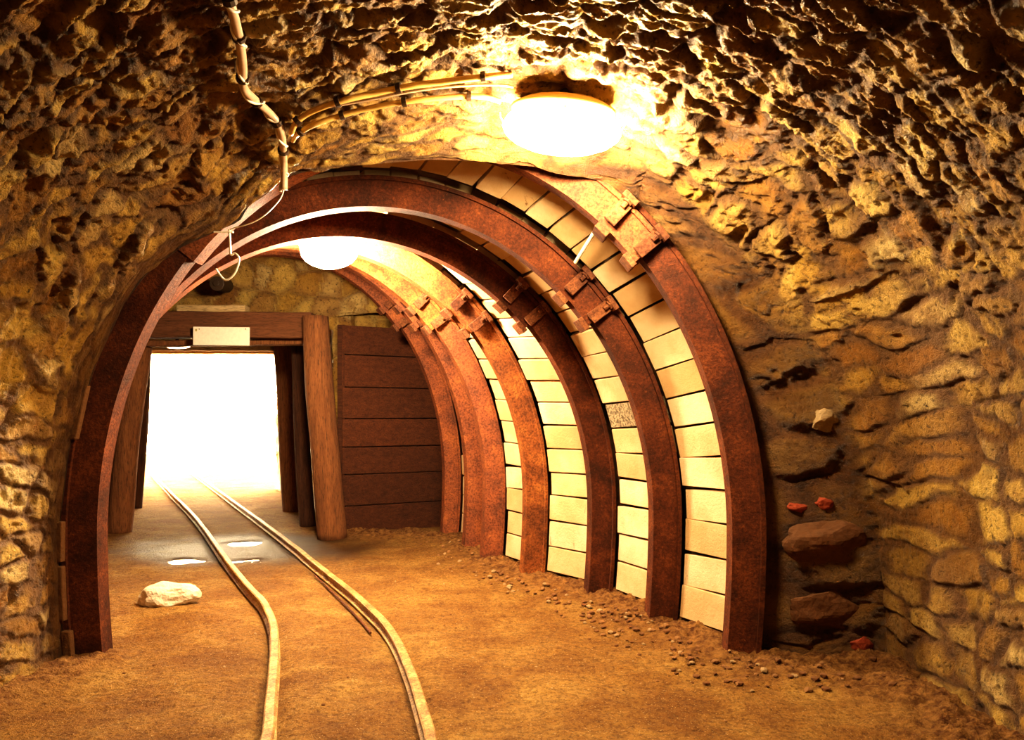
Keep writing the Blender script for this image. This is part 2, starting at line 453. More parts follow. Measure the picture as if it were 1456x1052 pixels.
def rowvault(d, cxx=-.17, a=1.95, top=2.50, zs=.85, ex=2.2):
    pts = [(cxx - a * .985, d, -.12), (cxx - a, d, .4)]
    for i in range(61):
        th = math.pi - math.pi * i / 60
        cs, sn = math.cos(th), math.sin(th)
        pts.append((cxx + a * math.copysign(abs(cs) ** (2 / ex), cs), d, zs + (top - zs) * abs(sn) ** (2 / ex)))
    pts += [(cxx + a, d, .4), (cxx + a * .985, d, -.12)]
    return resample(pts, NS)[0]
keys = [(0.0, rowpx(lip_px)), (.26, rowpx(val_px)), (.62, rowvault(2.95, top=2.47)), (1.9, rowvault(1.7, top=2.52, a=1.98)), (3.2, rowvault(.4, top=2.55, a=2.0)), (5.4, rowvault(-1.8, top=2.55, a=2.0))]
vs_ = np.concatenate([np.arange(0, 1.95, .0062), np.linspace(1.98, 5.4, 60)])
K = np.array([k for k, _ in keys]); KP = np.stack([p for _, p in keys])
P = np.zeros((NS, len(vs_), 3))
for j, v in enumerate(vs_):
    i = min(np.searchsorted(K, v, 'right') - 1, len(K) - 2); t = (v - K[i]) / (K[i + 1] - K[i])
    if i >= 1:   # smooth blend after the valley
        pass
    P[:, j] = KP[i] * (1 - t) + KP[i + 1] * t
U = np.linspace(0, 6.6, NS)[:, None] * np.ones((1, len(vs_)))
V = np.ones((NS, 1)) * vs_[None, :]
wu = U + .13 * fbm(U * 4, V * 4, 4, 40) ; wv = V + .20 * fbm(U * 4, V * 4, 4, 50)
f1, f2, idr, idr2 = worley(wv / .185, wu / .098, 3, .9)
up = ss(.9, 1.8, U + .5 * fbm(U * 2, V * 2, 2, 7)) * (1 - ss(4.5, 5.5, U + .5 * fbm(U * 2, V * 2, 2, 8)))      # rougher overhead
e1, e2, ide, ide2 = worley(wv / .085 + 3, wu / .19, 43, .95)
edge = (f2 - f1) * (1 - up) + (e2 - e1) * up
idr = np.where(up > .5, ide, idr); idr2 = np.where(up > .5, ide2, idr2)
g1, g2, idg, idg2 = worley(wv / .26 + 7, wu / .23, 23, .8)      # bigger stones on the end face
tface = (1 - ss(.20, .30, V)) * ss(3.3, 4.0, U)               # end face on the right of the first arch
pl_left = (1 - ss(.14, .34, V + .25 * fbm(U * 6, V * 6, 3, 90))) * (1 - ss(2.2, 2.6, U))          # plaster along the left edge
mortar = 1 - ss(.04, .46, edge + .50 * fbm(U * 22, V * 22, 3, 60))
mort2 = 1 - ss(.15, .45, (g2 - g1) + .08 * fbm(U * 20, V * 20, 3, 66))
dome = ss(0, .38, edge); dome2 = ss(0, .45, g2 - g1)
rough = fbm(U * 5, V * 19, 5, 70, .66); fine = fbm(U * 34, V * 80, 3, 75, .65); rid = ridged(U * 5, V * 5, 4, 80)
rid2 = ridged(wu * 5 + 3, wv * 13, 4, 84)
pit = ss(.12, .30, fbm(wu * 9, wv * 13, 3, 140, .55)); flat = ss(0, .30, edge + .12 * fbm(wu * 12, wv * 12, 3, 150))
h = (.013 + .008 * up) * (flat - .5) * (.2 + 1.2 * idr2) + (.010 + .012 * up) * (idr - .5) * flat + (.014 + .045 * up) * rough + (.016 + .012 * up) * fine + .014 * (rid - .6) + (.008 + .040 * up) * (rid2 - .6) - (.018 + .02 * up) * pit
crk = ss(.0, .05, np.abs(fbm(wu * 3.3, wv * 3.3, 4, 160, .6)))
h2 = .030 * (dome2 - .4) * ss(.3, .8, idg) + .035 * fbm(wu * 7, wv * 7, 5, 165, .62) + .012 * fine + .02 * (rid - .6) - .014 * (1 - crk)
h3 = .006 * dome + .02 * rough + .005 * fine + .016 * (rid - .6)
hh = h * (1 - tface) + h2 * tface
hh = hh * (1 - pl_left) + h3 * pl_left
# crown band before the lip is smoother, the lip itself ragged
crown = ss(2.5, 2.9, U) * (1 - ss(4.0, 4.3, U)); 
hh = hh * (1 - .55 * crown * (1 - ss(.25, .55, V)))
hh *= ss(-.03, .12, V)
jag = (fbm(U * 9, V * 0, 4, 95)) * .05 * (1 - ss(0, .05, V)) * ss(1.3, 1.6, U) * (1 - ss(4.0, 4.2, U))
P[..., 2] += jag
PD, N = displaced(P, hh)
# make sure displacement points into the tunnel
ctr = np.array([-.15, 0, 1.0]); inw = ctr - P; inw[..., 1] = 0
if (N * inw).sum() < 0: PD, _ = displaced(P, -hh)
at = np.zeros(P.shape)
at[..., 0] = idr * (1 - tface) + (.15 + .5 * idg) * tface; at[..., 1] = mortar * (1 - tface) + mort2 * tface
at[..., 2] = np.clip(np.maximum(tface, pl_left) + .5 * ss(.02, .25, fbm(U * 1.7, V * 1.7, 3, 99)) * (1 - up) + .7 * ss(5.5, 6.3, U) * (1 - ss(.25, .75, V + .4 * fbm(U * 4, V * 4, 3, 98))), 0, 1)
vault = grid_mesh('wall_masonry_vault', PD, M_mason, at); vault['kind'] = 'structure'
# end return of the vault: closes the annulus behind the lip
mb = MB(); n = 160; L = KP[0][:: NS // n]
rin = [Vector(p) + Vector((0, .01, 0)) for p in L]
rout = [Vector(((p[0] + .15) * 1.5 - .15, 3.78, (p[2] - .6) * 1.4 + .6)) for p in L]
m_ = len(L)
mb.add(rin + rout, [(i, i + 1, m_ + i + 1, m_ + i) for i in range(m_ - 1)], (.3, 1, 1))
o = mb.build('wall_vault_return', M_mason); o['kind'] = 'structure'
# unseen wall added behind the viewer to stop world light leaking in
mb = MB(); Q = [Vector(p) for p in KP[-1][::25]]
mb.add([Vector((-.17, -1.8, .6))] + Q, [(0, i, i + 1) for i in range(1, len(Q))] + [(0, len(Q), 1)], (.5, .2, .4))
o = mb.build('wall_back', M_mason); o['kind'] = 'structure'

_I = np.arange(NS * len(vs_)).reshape(NS, len(vs_))
_q = np.stack([_I[:-1, :-1], _I[1:, :-1], _I[1:, 1:], _I[:-1, 1:]], -1).reshape(-1, 4).tolist()
bv = BVHTree.FromPolygons(PD.reshape(-1, 3).tolist(), _q)
EYE = Vector((0, 0, H))
def on_vault(x, y, off=.02):
    d = (px(x, y, 1) - EYE).normalized()
    hit, nrm, _, dist = bv.ray_cast(EYE, d)
    if hit is None: return px(x, y, 3.4)
    if nrm.dot(d) > 0: nrm = -nrm
    return hit + nrm * off

# stones and bricks set in the end face
def lump(name, p, size, mat, label, cat, seed, rot=0, group=None, sub=3, flat=.25):
    bm = bmesh.new(); bmesh.ops.create_icosphere(bm, subdivisions=sub, radius=1)
    rnd = random.Random(seed); off = Vector((rnd.uniform(0, 50),) * 3)
    planes = [(Vector((rnd.gauss(0, 1), rnd.gauss(0, 1), rnd.gauss(0, 1))).normalized(), rnd.uniform(.62, .9)) for _ in range(9)]
    for v in bm.verts:
        c = v.co.copy()
        for nn, dd in planes:
            e = c.dot(nn) - dd
            if e > 0: c -= nn * e
        c += v.co * .09 * noise.fractal(c * 2.2 + off, 1, 2, 4)
        if c.z < -flat * 1.6: c.z = -flat * 1.6 + (c.z + flat * 1.6) * .15
        v.co = c
    Mx = Matrix.Rotation(rot, 4, 'Z') @ Matrix.Diagonal((size[0] / 2, size[1] / 2, size[2] / 2, 1))
    bm.transform(Mx)
    zmin = min(v.co.z for v in bm.verts)
    me = bpy.data.meshes.new(name); bm.to_mesh(me); bm.free(); me.materials.append(mat)
    o = bpy.data.objects.new(name, me); C.objects.link(o); o.location = p
    if cat: tag(o, label, cat, group)
    return o, zmin

# ------------------------------------------------------------ floor
def floor_h(X, Y):
    h = .020 * fbm(X * 1.3, Y * 1.3, 4, 5) + .016 * fbm(X * 6, Y * 6, 4, 9) + .011 * fbm(X * 22, Y * 22, 3, 19)
    return h
rail_L = [(378, 1052), (384, 1000), (389, 950), (391, 915), (388, 885), (376, 856), (356, 834), (335, 810), (318, 788), (301, 765), (284, 742), (266, 722), (248, 705)]
rail_R = [(613, 1052), (602, 1010), (590, 970), (575, 930), (556, 895), (530, 866), (498, 838), (462, 810), (432, 786), (405, 765), (378, 745), (350, 725), (318, 702)]
def rail_line(L, z):
    pts = []
    for x, y in L:
        d = (H - z) * F / (y - HY); pts.append(Vector(((x - CX) * d / F, d, z)))
    # run on past the camera
    a = pts[0]; dirn = Vector((.0, -1, 0))
    pre = [a + Vector((.03 * i, -.35 * i, 0)) for i in range(8, 0, -1)]
    b = pts[-1]; e = (pts[-1] - pts[-3]).normalized()
    post = [b + e * .7 * i for i in range(1, 8)]
    pts = pre + pts + post
    # smooth (Catmull-Rom)
    out = []
    for i in range(len(pts) - 1):
        p0, p1, p2, p3 = pts[max(i - 1, 0)], pts[i], pts[i + 1], pts[min(i + 2, len(pts) - 1)]
        for t in (0, .25, .5, .75):
            out.append(.5 * ((2 * p1) + (p2 - p0) * t + (2 * p0 - 5 * p1 + 4 * p2 - p3) * t * t + (3 * p1 - p0 - 3 * p2 + p3) * t ** 3))
    out.append(pts[-1]); return out
RL = rail_line(rail_L, .055); RR = rail_line(rail_R, .055)
ys = np.concatenate([np.linspace(-1.8, 2.2, 40), np.arange(2.25, 5.0, .014), np.arange(5.0, 12.6, .03), np.linspace(12.7, 24, 14)])
xs = np.concatenate([np.linspace(-12, -6.4, 12), np.arange(-6.3, -2.5, .035), np.arange(-2.5, 2.0, .014), np.linspace(2.05, 3, 8)])
X, Y = np.meshgrid(xs, ys, indexing='ij')
Z = floor_h(X, Y)
# debris banks at the feet of the right wall and left wall
def dist_line(X, Y, pts):
    d = np.full(X.shape, 99.)
    for a, b in zip(pts[:-1], pts[1:]):
        ax, ay, bx, by = a[0], a[1], b[0], b[1]; L2 = (bx - ax) ** 2 + (by - ay) ** 2
        t = np.clip(((X - ax) * (bx - ax) + (Y - ay) * (by - ay)) / L2, 0, 1)
        d = np.minimum(d, np.hypot(X - ax - t * (bx - ax), Y - ay - t * (by - ay)))
    return d
wr = [ground(x, y) for x, y in [(1456, 1110), (1262, 945), (1082, 945), (962, 893), (868, 852), (772, 824), (712, 802), (650, 766), (500, 758)]]
wl = [Vector((-2.1, 0, 0)), Vector((-2.1, 3.2, 0)), Vector((-2.0, 3.6, 0))]
dr = dist_line(X, Y, wr); dl = dist_line(X, Y, wl)
bank = np.maximum(1 - ss(0, .42, dr + .25 * fbm(X * 3, Y * 3, 3, 31)), (1 - ss(0, .3, dl)) * .8)
Z += bank * (.045 + .10 * fbm(X * 11, Y * 11, 5, 33, .8))
drl = dist_line(X, Y, RL[::3]); drr = dist_line(X, Y, RR[::3]); drail = np.minimum(drl, drr)
Z = Z * (.35 + .65 * ss(.03, .3, drail)) - .020 * (1 - ss(0, .10, drail))
pud = [(ground(266, 795), .27, .13), (ground(352, 795), .20, .14), (ground(345, 770), .18, .18)]
damp = np.zeros(X.shape)
pc = ground(350, 778)
damp = 1 - ss(.5, 1.25, np.hypot((X - pc.x) / 1.25, (Y - pc.y) / .95) + .5 * fbm(X * 3, Y * 3, 3, 77))
Z = Z * (1 - .5 * damp) - .012 * damp
WL = -.019
for c, rx, ry in pud:
    q = np.hypot((X - c.x) / rx, (Y - c.y) / ry) + .45 * 2.2 * fbm(X * 6, Y * 6, 3, 55)
    Z -= .014 * (1 - ss(.5, 1.2, q))
at = np.zeros(X.shape + (3,)); at[..., 0] = damp * .9; at[..., 1] = np.clip(bank * 1.1, 0, 1)
fl = grid_mesh('floor', np.stack([X, Y, Z], -1), M_floor, at); fl['kind'] = 'structure'
def fz(x, y):
    i = min(max(np.searchsorted(xs, x), 0), len(xs) - 1); j = min(max(np.searchsorted(ys, y), 0), len(ys) - 1)
    return float(Z[i, j])
for idx, (c, rx, ry) in enumerate(pud):
    mb = MB(); n = 40
    ring = [Vector((c.x + rx * 1.25 * math.cos(q) * (1 + .12 * math.sin(3 * q + idx)), c.y + ry * 1.25 * math.sin(q) * (1 + .1 * math.sin(5 * q)), WL - .004)) for q in [2 * math.pi * i / n for i in range(n)]]
    mb.add([Vector((c.x, c.y, WL - .004))] + ring, [(0, i + 1, (i + 1) % n + 1) for i in range(n)])
    o = mb.build('puddle', M_water, origin=(c.x, c.y, WL - .004))
    tag(o, ['shallow puddle on the dirt left of the rails', 'shallow puddle between the rails, nearer the viewer', 'shallow puddle between the rails, nearer the portal'][idx], 'puddle')

# ------------------------------------------------------------ rails
def rail(L, label, strip=False):
    prof = [(-.026, -.062), (-.026, -.054), (-.010, -.046), (-.010, -.020), (-.021, -.014), (-.021, -.003), (-.015, .003), (.015, .003), (.021, -.003), (.021, -.014), (.010, -.020), (.010, -.046), (.026, -.054), (.026, -.062)]
    mb = MB(); rings = []
    for i, p in enumerate(L):
        t = (L[min(i + 1, len(L) - 1)] - L[max(i - 1, 0)]).normalized(); s = Vector((t.y, -t.x, 0))
        j = .003 * noise.noise(p * 3)
        rings.append([p + s * (a + j) + Vector((0, 0, z + .004 * noise.noise(p * 2))) for a, z in prof])
    mb.sweep(rings)
    o = mb.build('track_rail', M_rail, origin=tuple(L[0]))
    tag(o, label, 'rail', 'mine track rails')
rail(RL, 'left rail of the narrow mine track curving to the portal')
rail(RR, 'right rail of the narrow mine track curving to the portal')
GL = [ground(x, y) + Vector((0, 0, .012)) for x, y in [(447, 820), (462, 834), (481, 853), (499, 871), (514, 887), (527, 903)]]
mb = MB(); mb.tube(GL, .006, 6); o = mb.build('iron_strip', M_rust, origin=tuple(GL[0])); tag(o, 'thin rusty iron strip lying along the right rail', 'iron strip')

# ------------------------------------------------------------ rocks
g = ground(237, 861)
o, zm = lump('loose_rock', (0, 0, 0), (.37, .24, .20), M_rockw, 'large pale angular rock lying left of the track', 'rock', 4, .2, sub=4)
o.location = (g.x, g.y + .05, fz(g.x, g.y) - zm - .012)
gi = 0
def scat(n, fx, size, name, lab, grp):
    global gi
    protos = []
    for s in range(4):
        bm = bmesh.new(); bmesh.ops.create_icosphere(bm, subdivisions=1, radius=.5)
        rnd = random.Random(s + 60)
        for v in bm.verts: v.co *= rnd.uniform(.7, 1.1); v.co.z *= .6
        me = bpy.data.meshes.new(name); bm.to_mesh(me); bm.free(); me.materials.append([M_brown, M_gravel, M_brown, M_rubble][s]); protos.append(me)
    for i in range(n):
        x, y = fx()
        o = bpy.data.objects.new(name, protos[random.randrange(4)]); C.objects.link(o)
        s = random.uniform(*size); o.scale = (s, s * random.uniform(.7, 1.2), s); o.rotation_euler = (0, 0, random.uniform(0, 6))
        o.location = (x, y, fz(x, y) + s * .12)
        tag(o, lab, 'stone', grp)
def f_bank():
    i = random.choice([1, 2, 2, 3, 3, 4, 5, 6]); a, b = wr[i], wr[i + 1]; t = random.random(); p = a.lerp(b, t)
    return p.x - random.uniform(.03, .38), p.y - random.uniform(.03, .40)
def f_floor():
    y = random.uniform(2.7, 6.0); return random.uniform(-1.7, 1.1) - (y - 3) * .35, y
scat(280, f_bank, (.010, .046), 'rubble_stone', 'small rubble stone in the debris along the right wall foot', 'rubble along the foot of the right wall')
scat(110, f_floor, (.007, .02), 'pebble', 'small pebble lying on the open dirt floor', 'pebbles on the dirt floor')

# embedded bricks and stone on the right end face
def face_pt(x, y): return on_vault(x, y, 0)
for x, y, w_, hh_, mt, nm, lab, ct in [
    (1138, 722, .125, .075, M_brick, 'red_brick', 'short red brick end set in the dark rubble face beside the nearest arch', 'brick'),
    (1172, 716, .10, .065, M_brick, 'red_brick', 'smaller red brick fragment just right of the first brick in the rubble face', 'brick'),
    (1225, 921, .15, .13, M_brick, 'red_brick', 'round red brick lump at the foot of the dark rubble face', 'brick'),
    (1172, 597, .14, .13, M_palestone, 'wall_stone', 'pale grey stone set in the dark rubble face halfway up', 'stone'),
    (1180, 772, .42, .25, M_gravel, 'wall_boulder', 'big dark boulder bulging from the rubble face under the bricks', 'boulder'),
    (1172, 866, .40, .24, M_gravel, 'wall_boulder', 'lowest big dark boulder bulging from the rubble face', 'boulder')]:
    p = face_pt(x, y)
    if nm == 'wall_boulder': mt = bpy.data.materials.get('dark_boulder') or mat_brick('dark_boulder', (.19, .085, .032), (.08, .034, .013))
    o, _ = lump(nm, (0, 0, 0), (w_, .07 if nm != 'wall_boulder' else .15, hh_), mt, lab, ct, int(x + y), 0, sub=4, flat=.6)
    o.location = p + Vector((0, .022 if nm == 'wall_boulder' else .016, 0))

# lagging stubs showing between masonry and the nearest arch, left
for i, (x0, y0, x1, y1, ww) in enumerate([(84, 742, 83, 800, .045), (83, 806, 86, 884, .05), (95, 898, 99, 952, .045), (121, 548, 104, 625, .04)]):
    a = px(x0 - 3, y0, 3.585); b = px(x1 - 3, y1, 3.585); mb = MB()
    w2 = ww / 2; dd = .035
    ps = [b + Vector(v) for v in ((-w2, 0, 0), (w2, 0, 0), (w2, dd, 0), (-w2, dd, 0))] + [a + Vector(v) for v in ((-w2, 0, 0), (w2, 0, 0), (w2, dd, 0), (-w2, dd, 0))]
    mb.hexa(ps, (.35, 0, 0)); o = mb.build('lining_block', M_block, bevel=.006)
    tag(o, ['pale block beside the left leg of the nearest arch, second above the floor pair', 'long pale block beside the left leg of the nearest arch', 'lowest pale block at the left foot of the nearest arch', 'uppermost pale block left of the nearest arch leg'][i], 'block', 'lining blocks beside the left arch leg')

# ------------------------------------------------------------ portal end: rock face with a doorway
def rock_sheet(name, f, nu, nv, amp, at_=(0.5, .4, .4), hole=None, seed=0, cell=.22):
    u = np.linspace(0, 1, nu); v = np.linspace(0, 1, nv); UU, VV = np.meshgrid(u, v, indexing='ij')
    P = f(UU, VV)
    a = P[..., 0] + P[..., 1]; b = P[..., 2]
    f1, f2, i1, i2 = worley(a / cell, b / cell + P[..., 1] * 0, seed, .9)
    h = amp * (.8 * (ss(0, .4, f2 - f1) - .5) * (.4 + i2) + 1.6 * fbm(a * 3, b * 3 + P[..., 1] * 3, 5, seed + 9, .6))
    PD, N = displaced(P, h)
    A = np.zeros(P.shape); A[..., 0] = i1; A[..., 1] = .45 * (1 - ss(.05, .4, f2 - f1)); A[..., 2] = at_[2]
    o = grid_mesh(name, PD, M_mason, A); o['kind'] = 'structure'
    if hole:
        bm = bmesh.new(); bm.from_mesh(o.data)
        bmesh.ops.delete(bm, geom=[fc for fc in bm.faces if hole(fc.calc_center_median())], context='FACES'); bm.to_mesh(o.data); bm.free()
    return o
rock_sheet('wall_end_face', lambda u, v: np.stack([-6.2 + 8.4 * u, 8.0 + .5 * np.maximum(-6.2 + 8.4 * u + 1.8, 0), -.1 + 3.6 * v], -1), 260, 120, .05, (0, 0, .15),
           lambda c: -4.02 < c.x < -1.86 and c.z < 2.06, 5)
# overhanging ledge of rock above the timber
rock_sheet('ceiling_rock_ledge', lambda u, v: np.stack([-6.2 + 8.0 * u, 7.62 + .36 * v + .0 * u, 2.9 - .72 * v + .05 * np.sin(u * 23)], -1), 220, 60, .05, (0, 0, .15), None, 8)
# passage beyond (heading left)
def pw(x0, y0, x1, y1, z0, z1): return lambda u, v: np.stack([x0 + (x1 - x0) * u, y0 + (y1 - y0) * u, z0 + (z1 - z0) * v], -1)
rock_sheet('wall_passage_right', pw(-1.62, 7.95, -3.72, 12.2, -.1, 2.5), 110, 60, .035, (0, 0, .1), None, 12)
rock_sheet('wall_passage_left', pw(-4.20, 7.95, -5.95, 12.2, -.1, 2.5), 110, 60, .035, (0, 0, .3), None, 13)
rock_sheet('ceiling_passage', lambda u, v: np.stack([-4.4 - 1.8 * u + 2.9 * v, 7.95 + 4.25 * u, 2.22 + .0 * u], -1), 110, 60, .03, (0, 0, .3), None, 14)
mb = MB()   # outer face above the exit keeps daylight at the mouth only
mb.box((-4.8, 12.35, 2.9), (6, .25, 1.5), None, (.5, .3, .2)); mb.box((-2.1, 12.35, 1.0), (3.1, .25, 2.6), None, (.5, .3, .2)); mb.box((-7.3, 12.35, 1.0), (2.7, .25, 2.6), None, (.5, .3, .2))
o = mb.build('wall_portal_outer', M_mason); o['kind'] = 'structure'
# unseen slabs added over everything so no daylight leaks in
mb = MB(); mb.box((-2, 5.0, 3.75), (14, 14.6, .3), None, (.5, .5, .5)); mb.box((4.2, 5, 1.7), (.3, 14.6, 4), None, (.5, .5, .5)); mb.box((-8.6, 5, 1.7), (.3, 14.6, 4), None, (.5, .5, .5)); mb.box((-2, -2.4, 1.7), (14, .3, 4), None, (.5, .5, .5))
o = mb.build('ceiling_light_block', M_mason); o['kind'] = 'structure'

# ------------------------------------------------------------ timbers of the portal
def post(b, t, r0, r1, label, mat, seed, group='round timber posts of the portal'):
    rnd = random.Random(seed); n = 14; m = 30; rings = []
    for i in range(m + 1):
        k = i / m; c = Vector(b).lerp(Vector(t), k) + Vector((.012 * math.sin(k * 5 + seed), .01 * math.cos(k * 4 + seed), 0))
        r = r0 + (r1 - r0) * k
        rings.append([c + Vector((math.cos(q), math.sin(q), 0)) * r * (1 + .09 * noise.noise(Vector((math.cos(q) * 2, math.sin(q) * 2, k * 2.2 + seed)))) for q in [2 * math.pi * j / n for j in range(n)]])
    mb = MB(); mb.sweep(rings); o = mb.build('timber_post', mat, smooth=True, origin=tuple(b)); tag(o, label, 'post', group)
g = ground(471, 764); t = px(449, 450, g.y)
post((g.x, g.y, -.02), t, .145, .125, 'thick upright timber post at the right end of the portal lintel', M_post, 1)
g = ground(168, 757); t = px(200, 492, g.y)
post((g.x, g.y, -.02), t, .115, .10, 'leaning timber post on the left side of the portal opening', M_post, 2)
g = ground(438, 748); t = px(421, 470, g.y); M_pd = mat_wood('dark_post', (.05, .018, .008), (.13, .05, .02), (4, 4, .45))
post((g.x, g.y, -.02), (t.x, t.y, 2.16), .085, .08, 'thin dark timber post just left of the thick portal post', M_pd, 3)
g = ground(418, 727)
post((g.x, g.y, -.02), (px(399, 480, g.y).x, g.y, 2.14), .125, .11, 'dark timber post farther in, edge lit by daylight', M_post, 4)
g = ground(182, 722)
post((g.x + .09, g.y, -.02), (px(206, 480, g.y).x, g.y, 2.10), .09, .08, 'timber post deep in the passage beyond the left side post', M_pd, 5)
# lintels
def beam(p0, p1, hgt, dep, mat, label, nm='timber_lintel'):
    p0, p1 = Vector(p0), Vector(p1); mb = MB(); n = 16; rings = []
    for i in range(n + 1):
        c = p0.lerp(p1, i / n); j = .008 * noise.noise(c * 4)
        rings.append([c + Vector((0, a * dep / 2, b * hgt / 2 + j)) for a, b in ((-1, -1), (1, -1), (1, 1), (-1, 1))])
    mb.sweep(rings); o = mb.build(nm, mat, bevel=.012, origin=tuple((p0 + p1) / 2)); tag(o, label, 'beam')
dl_ = 7.52
beam(px(205, 462, dl_), px(446, 464, dl_), .25, .20, M_beam, 'heavy dark timber lintel across the portal behind the blank sign')
beam(px(205, 489, dl_ + .12), px(440, 487, dl_ + .12), .055, .16, M_post, 'thin timber plank under the heavy portal lintel', 'timber_plank')
beam(px(186, 490, 9.4), px(388, 490, 9.4), .15, .18, M_pale, 'pale timber beam across the passage, lit by daylight')
beam(px(255, 440, 7.55), px(352, 440, 7.55), .07, .14, M_pale, 'short pale timber packing on top of the lintel, left', 'timber_packing')
# dark plank wall right of the portal
def plankwall(p0, p1, zs, label, mats):
    p0, p1 = Vector(p0), Vector(p1); dirn = (p1 - p0).normalized(); nrm = Vector((dirn.y, -dirn.x, 0)); mb = MB()
    for i in range(len(zs) - 1):
        o_ = random.uniform(-.008, .008); a = p0 + nrm * o_; b = p1 + nrm * (o_ + random.uniform(-.006, .006)); z0 = zs[i] + .004; z1 = zs[i + 1] - .004
        th = nrm * -.045; c = random.uniform(.7, 1.15)
        ps = [a + Vector((0, 0, z0)), b + Vector((0, 0, z0 + random.uniform(-.006, .006))), b + th + Vector((0, 0, z0)), a + th + Vector((0, 0, z0)), a + Vector((0, 0, z1)), b + Vector((0, 0, z1)), b + th + Vector((0, 0, z1)), a + th + Vector((0, 0, z1))]
        mb.hexa(ps, (c, c, c))
    o = mb.build('plank_wall', mats, bevel=.006, origin=tuple(p0)); tag(o, label, 'plank wall')
a = ground(486, 760); b = ground(680, 744)
plankwall((a.x, a.y + .02, 0), (b.x + .1, b.y + .02, 0), [-.03, .27, .58, .85, 1.13, 1.44, 1.76, 2.05], 'dark horizontal plank wall right of the portal post', M_wood_d)
a = ground(60, 752); b = ground(160, 748)
plankwall((a.x, a.y + .1, 0), (b.x, b.y + .1, 0), [-.03, .3, .6, .95, 1.3, 1.62, 1.95, 2.2], 'dark plank boarding left of the leaning portal post', M_wood_d)
a = px(470, 700, 7.70)
mb = MB(); mb.box((a.x + .13, 7.62, 1.02), (.07, .09, 2.06), None, (.6, .6, .6)); o = mb.build('plank_batten', M_wood_d, bevel=.006); tag(o, 'dark upright batten between the thick post and plank wall', 'batten')

# ------------------------------------------------------------ blank sign
c = px(315, 478, 7.34)
root = empty('blank_sign', (c.x, c.y, c.z), 'blank pale board nailed to the portal lintel', 'sign')
w_, h_ = 80 * 7.34 / F, 26 * 7.34 / F
mb = MB(); mb.box(c, (w_, .018, h_), Matrix.Rotation(.012, 3, 'Y')); mb.build('board', M_sign, root, bevel=.002)
mb = MB(); mb.box(c + Vector((-w_ / 2 + .03, -.011, h_ / 2 - .03)), (.016, .004, .022)); o = mb.build('emblem', mat_plain('olive_mark', (.35, .30, .08)), root)
for sx in (-1, 1):
    mb = MB(); q = c + Vector((sx * (w_ / 2 - .035 if sx > 0 else w_ / 2 - .06), -.008, h_ / 2 - .02)); mb.tube([q, q + Vector((0, -.006, 0))], .005, 8); mb.build('nail', M_iron, root)
# battens holding the sign to the lintel
mb = MB(); mb.box(c + Vector((0, .045, .05)), (.3, .07, .04)); mb.build('bracket', M_post, root)

# ------------------------------------------------------------ lamps
def oval_lamp(name, c, sx, sy, sz, glow, label, tilt=0, stem=0.1, segs=20):
    root = empty(name, c, label, 'lamp'); c = Vector(c)
    Rm = Matrix.Rotation(tilt, 3, 'Y')
    mb = MB(); rings = []
    for i in range(segs // 2 + 1):
        ph = -math.pi / 2 + math.pi * i / (segs // 2) * .98 + .01; cz = math.sin(ph); rr = math.cos(ph)
        rings.append([c + Rm @ Vector((sx * rr * math.cos(q), sy * rr * math.sin(q), sz * cz)) for q in [2 * math.pi * j / segs for j in range(segs)]])
    mb.sweep(rings); gl = mb.build('globe', glow, root, smooth=True)
    mb = MB(); rings = []
    for f_, z_ in ((1.0, .62), (1.02, .86), (.8, 1.12), (.3, 1.22)):
        rings.append([c + Rm @ Vector((sx * f_ * .86 * math.cos(q), sy * f_ * .86 * math.sin(q), sz * z_)) for q in [2 * math.pi * j / 28 for j in range(28)]])
    mb.sweep(rings); mb.build('housing', M_cond, root, smooth=True)
    mb = MB(); top = c + Rm @ Vector((0, 0, sz * 1.2)); mb.tube([top, top + Vector((0, 0, stem))], .018, 10); mb.build('mount', M_iron, root)
    for j in range(2):     # wire guard
        mb = MB(); pts = []
        for i in range(19):
            q = math.pi * i / 18
            x_, y_ = (sx * 1.06 * math.cos(q), 0) if j == 0 else (0, sy * 1.06 * math.cos(q))
            pts.append(c + Rm @ Vector((x_, y_, -sz * 1.08 * math.sin(q) + sz * .5)))
        mb.tube(pts, .0035, 6); mb.build('guard_wire', M_cond, root)
    return root
oval_lamp('bulkhead_lamp', tuple(px(799, 184, 3.05)), .235, .14, .095, M_glow1, 'large bright oval ceiling lamp near the top centre', .08, .12)  # bulkhead globes built oversized, the lamp glare put into their shape
c2 = px(468, 356, 4.80)
oval_lamp('bulkhead_lamp', tuple(c2), .18, .12, .115, M_glow2, 'smaller bright ceiling lamp under the arches, left of centre', 0, .09)
oval_lamp('portal_lamp', tuple(px(252, 491, 8.3)), .15, .09, .035, M_glow3, 'small flat lamp just under the portal lintel, left of the sign', 0, .05)

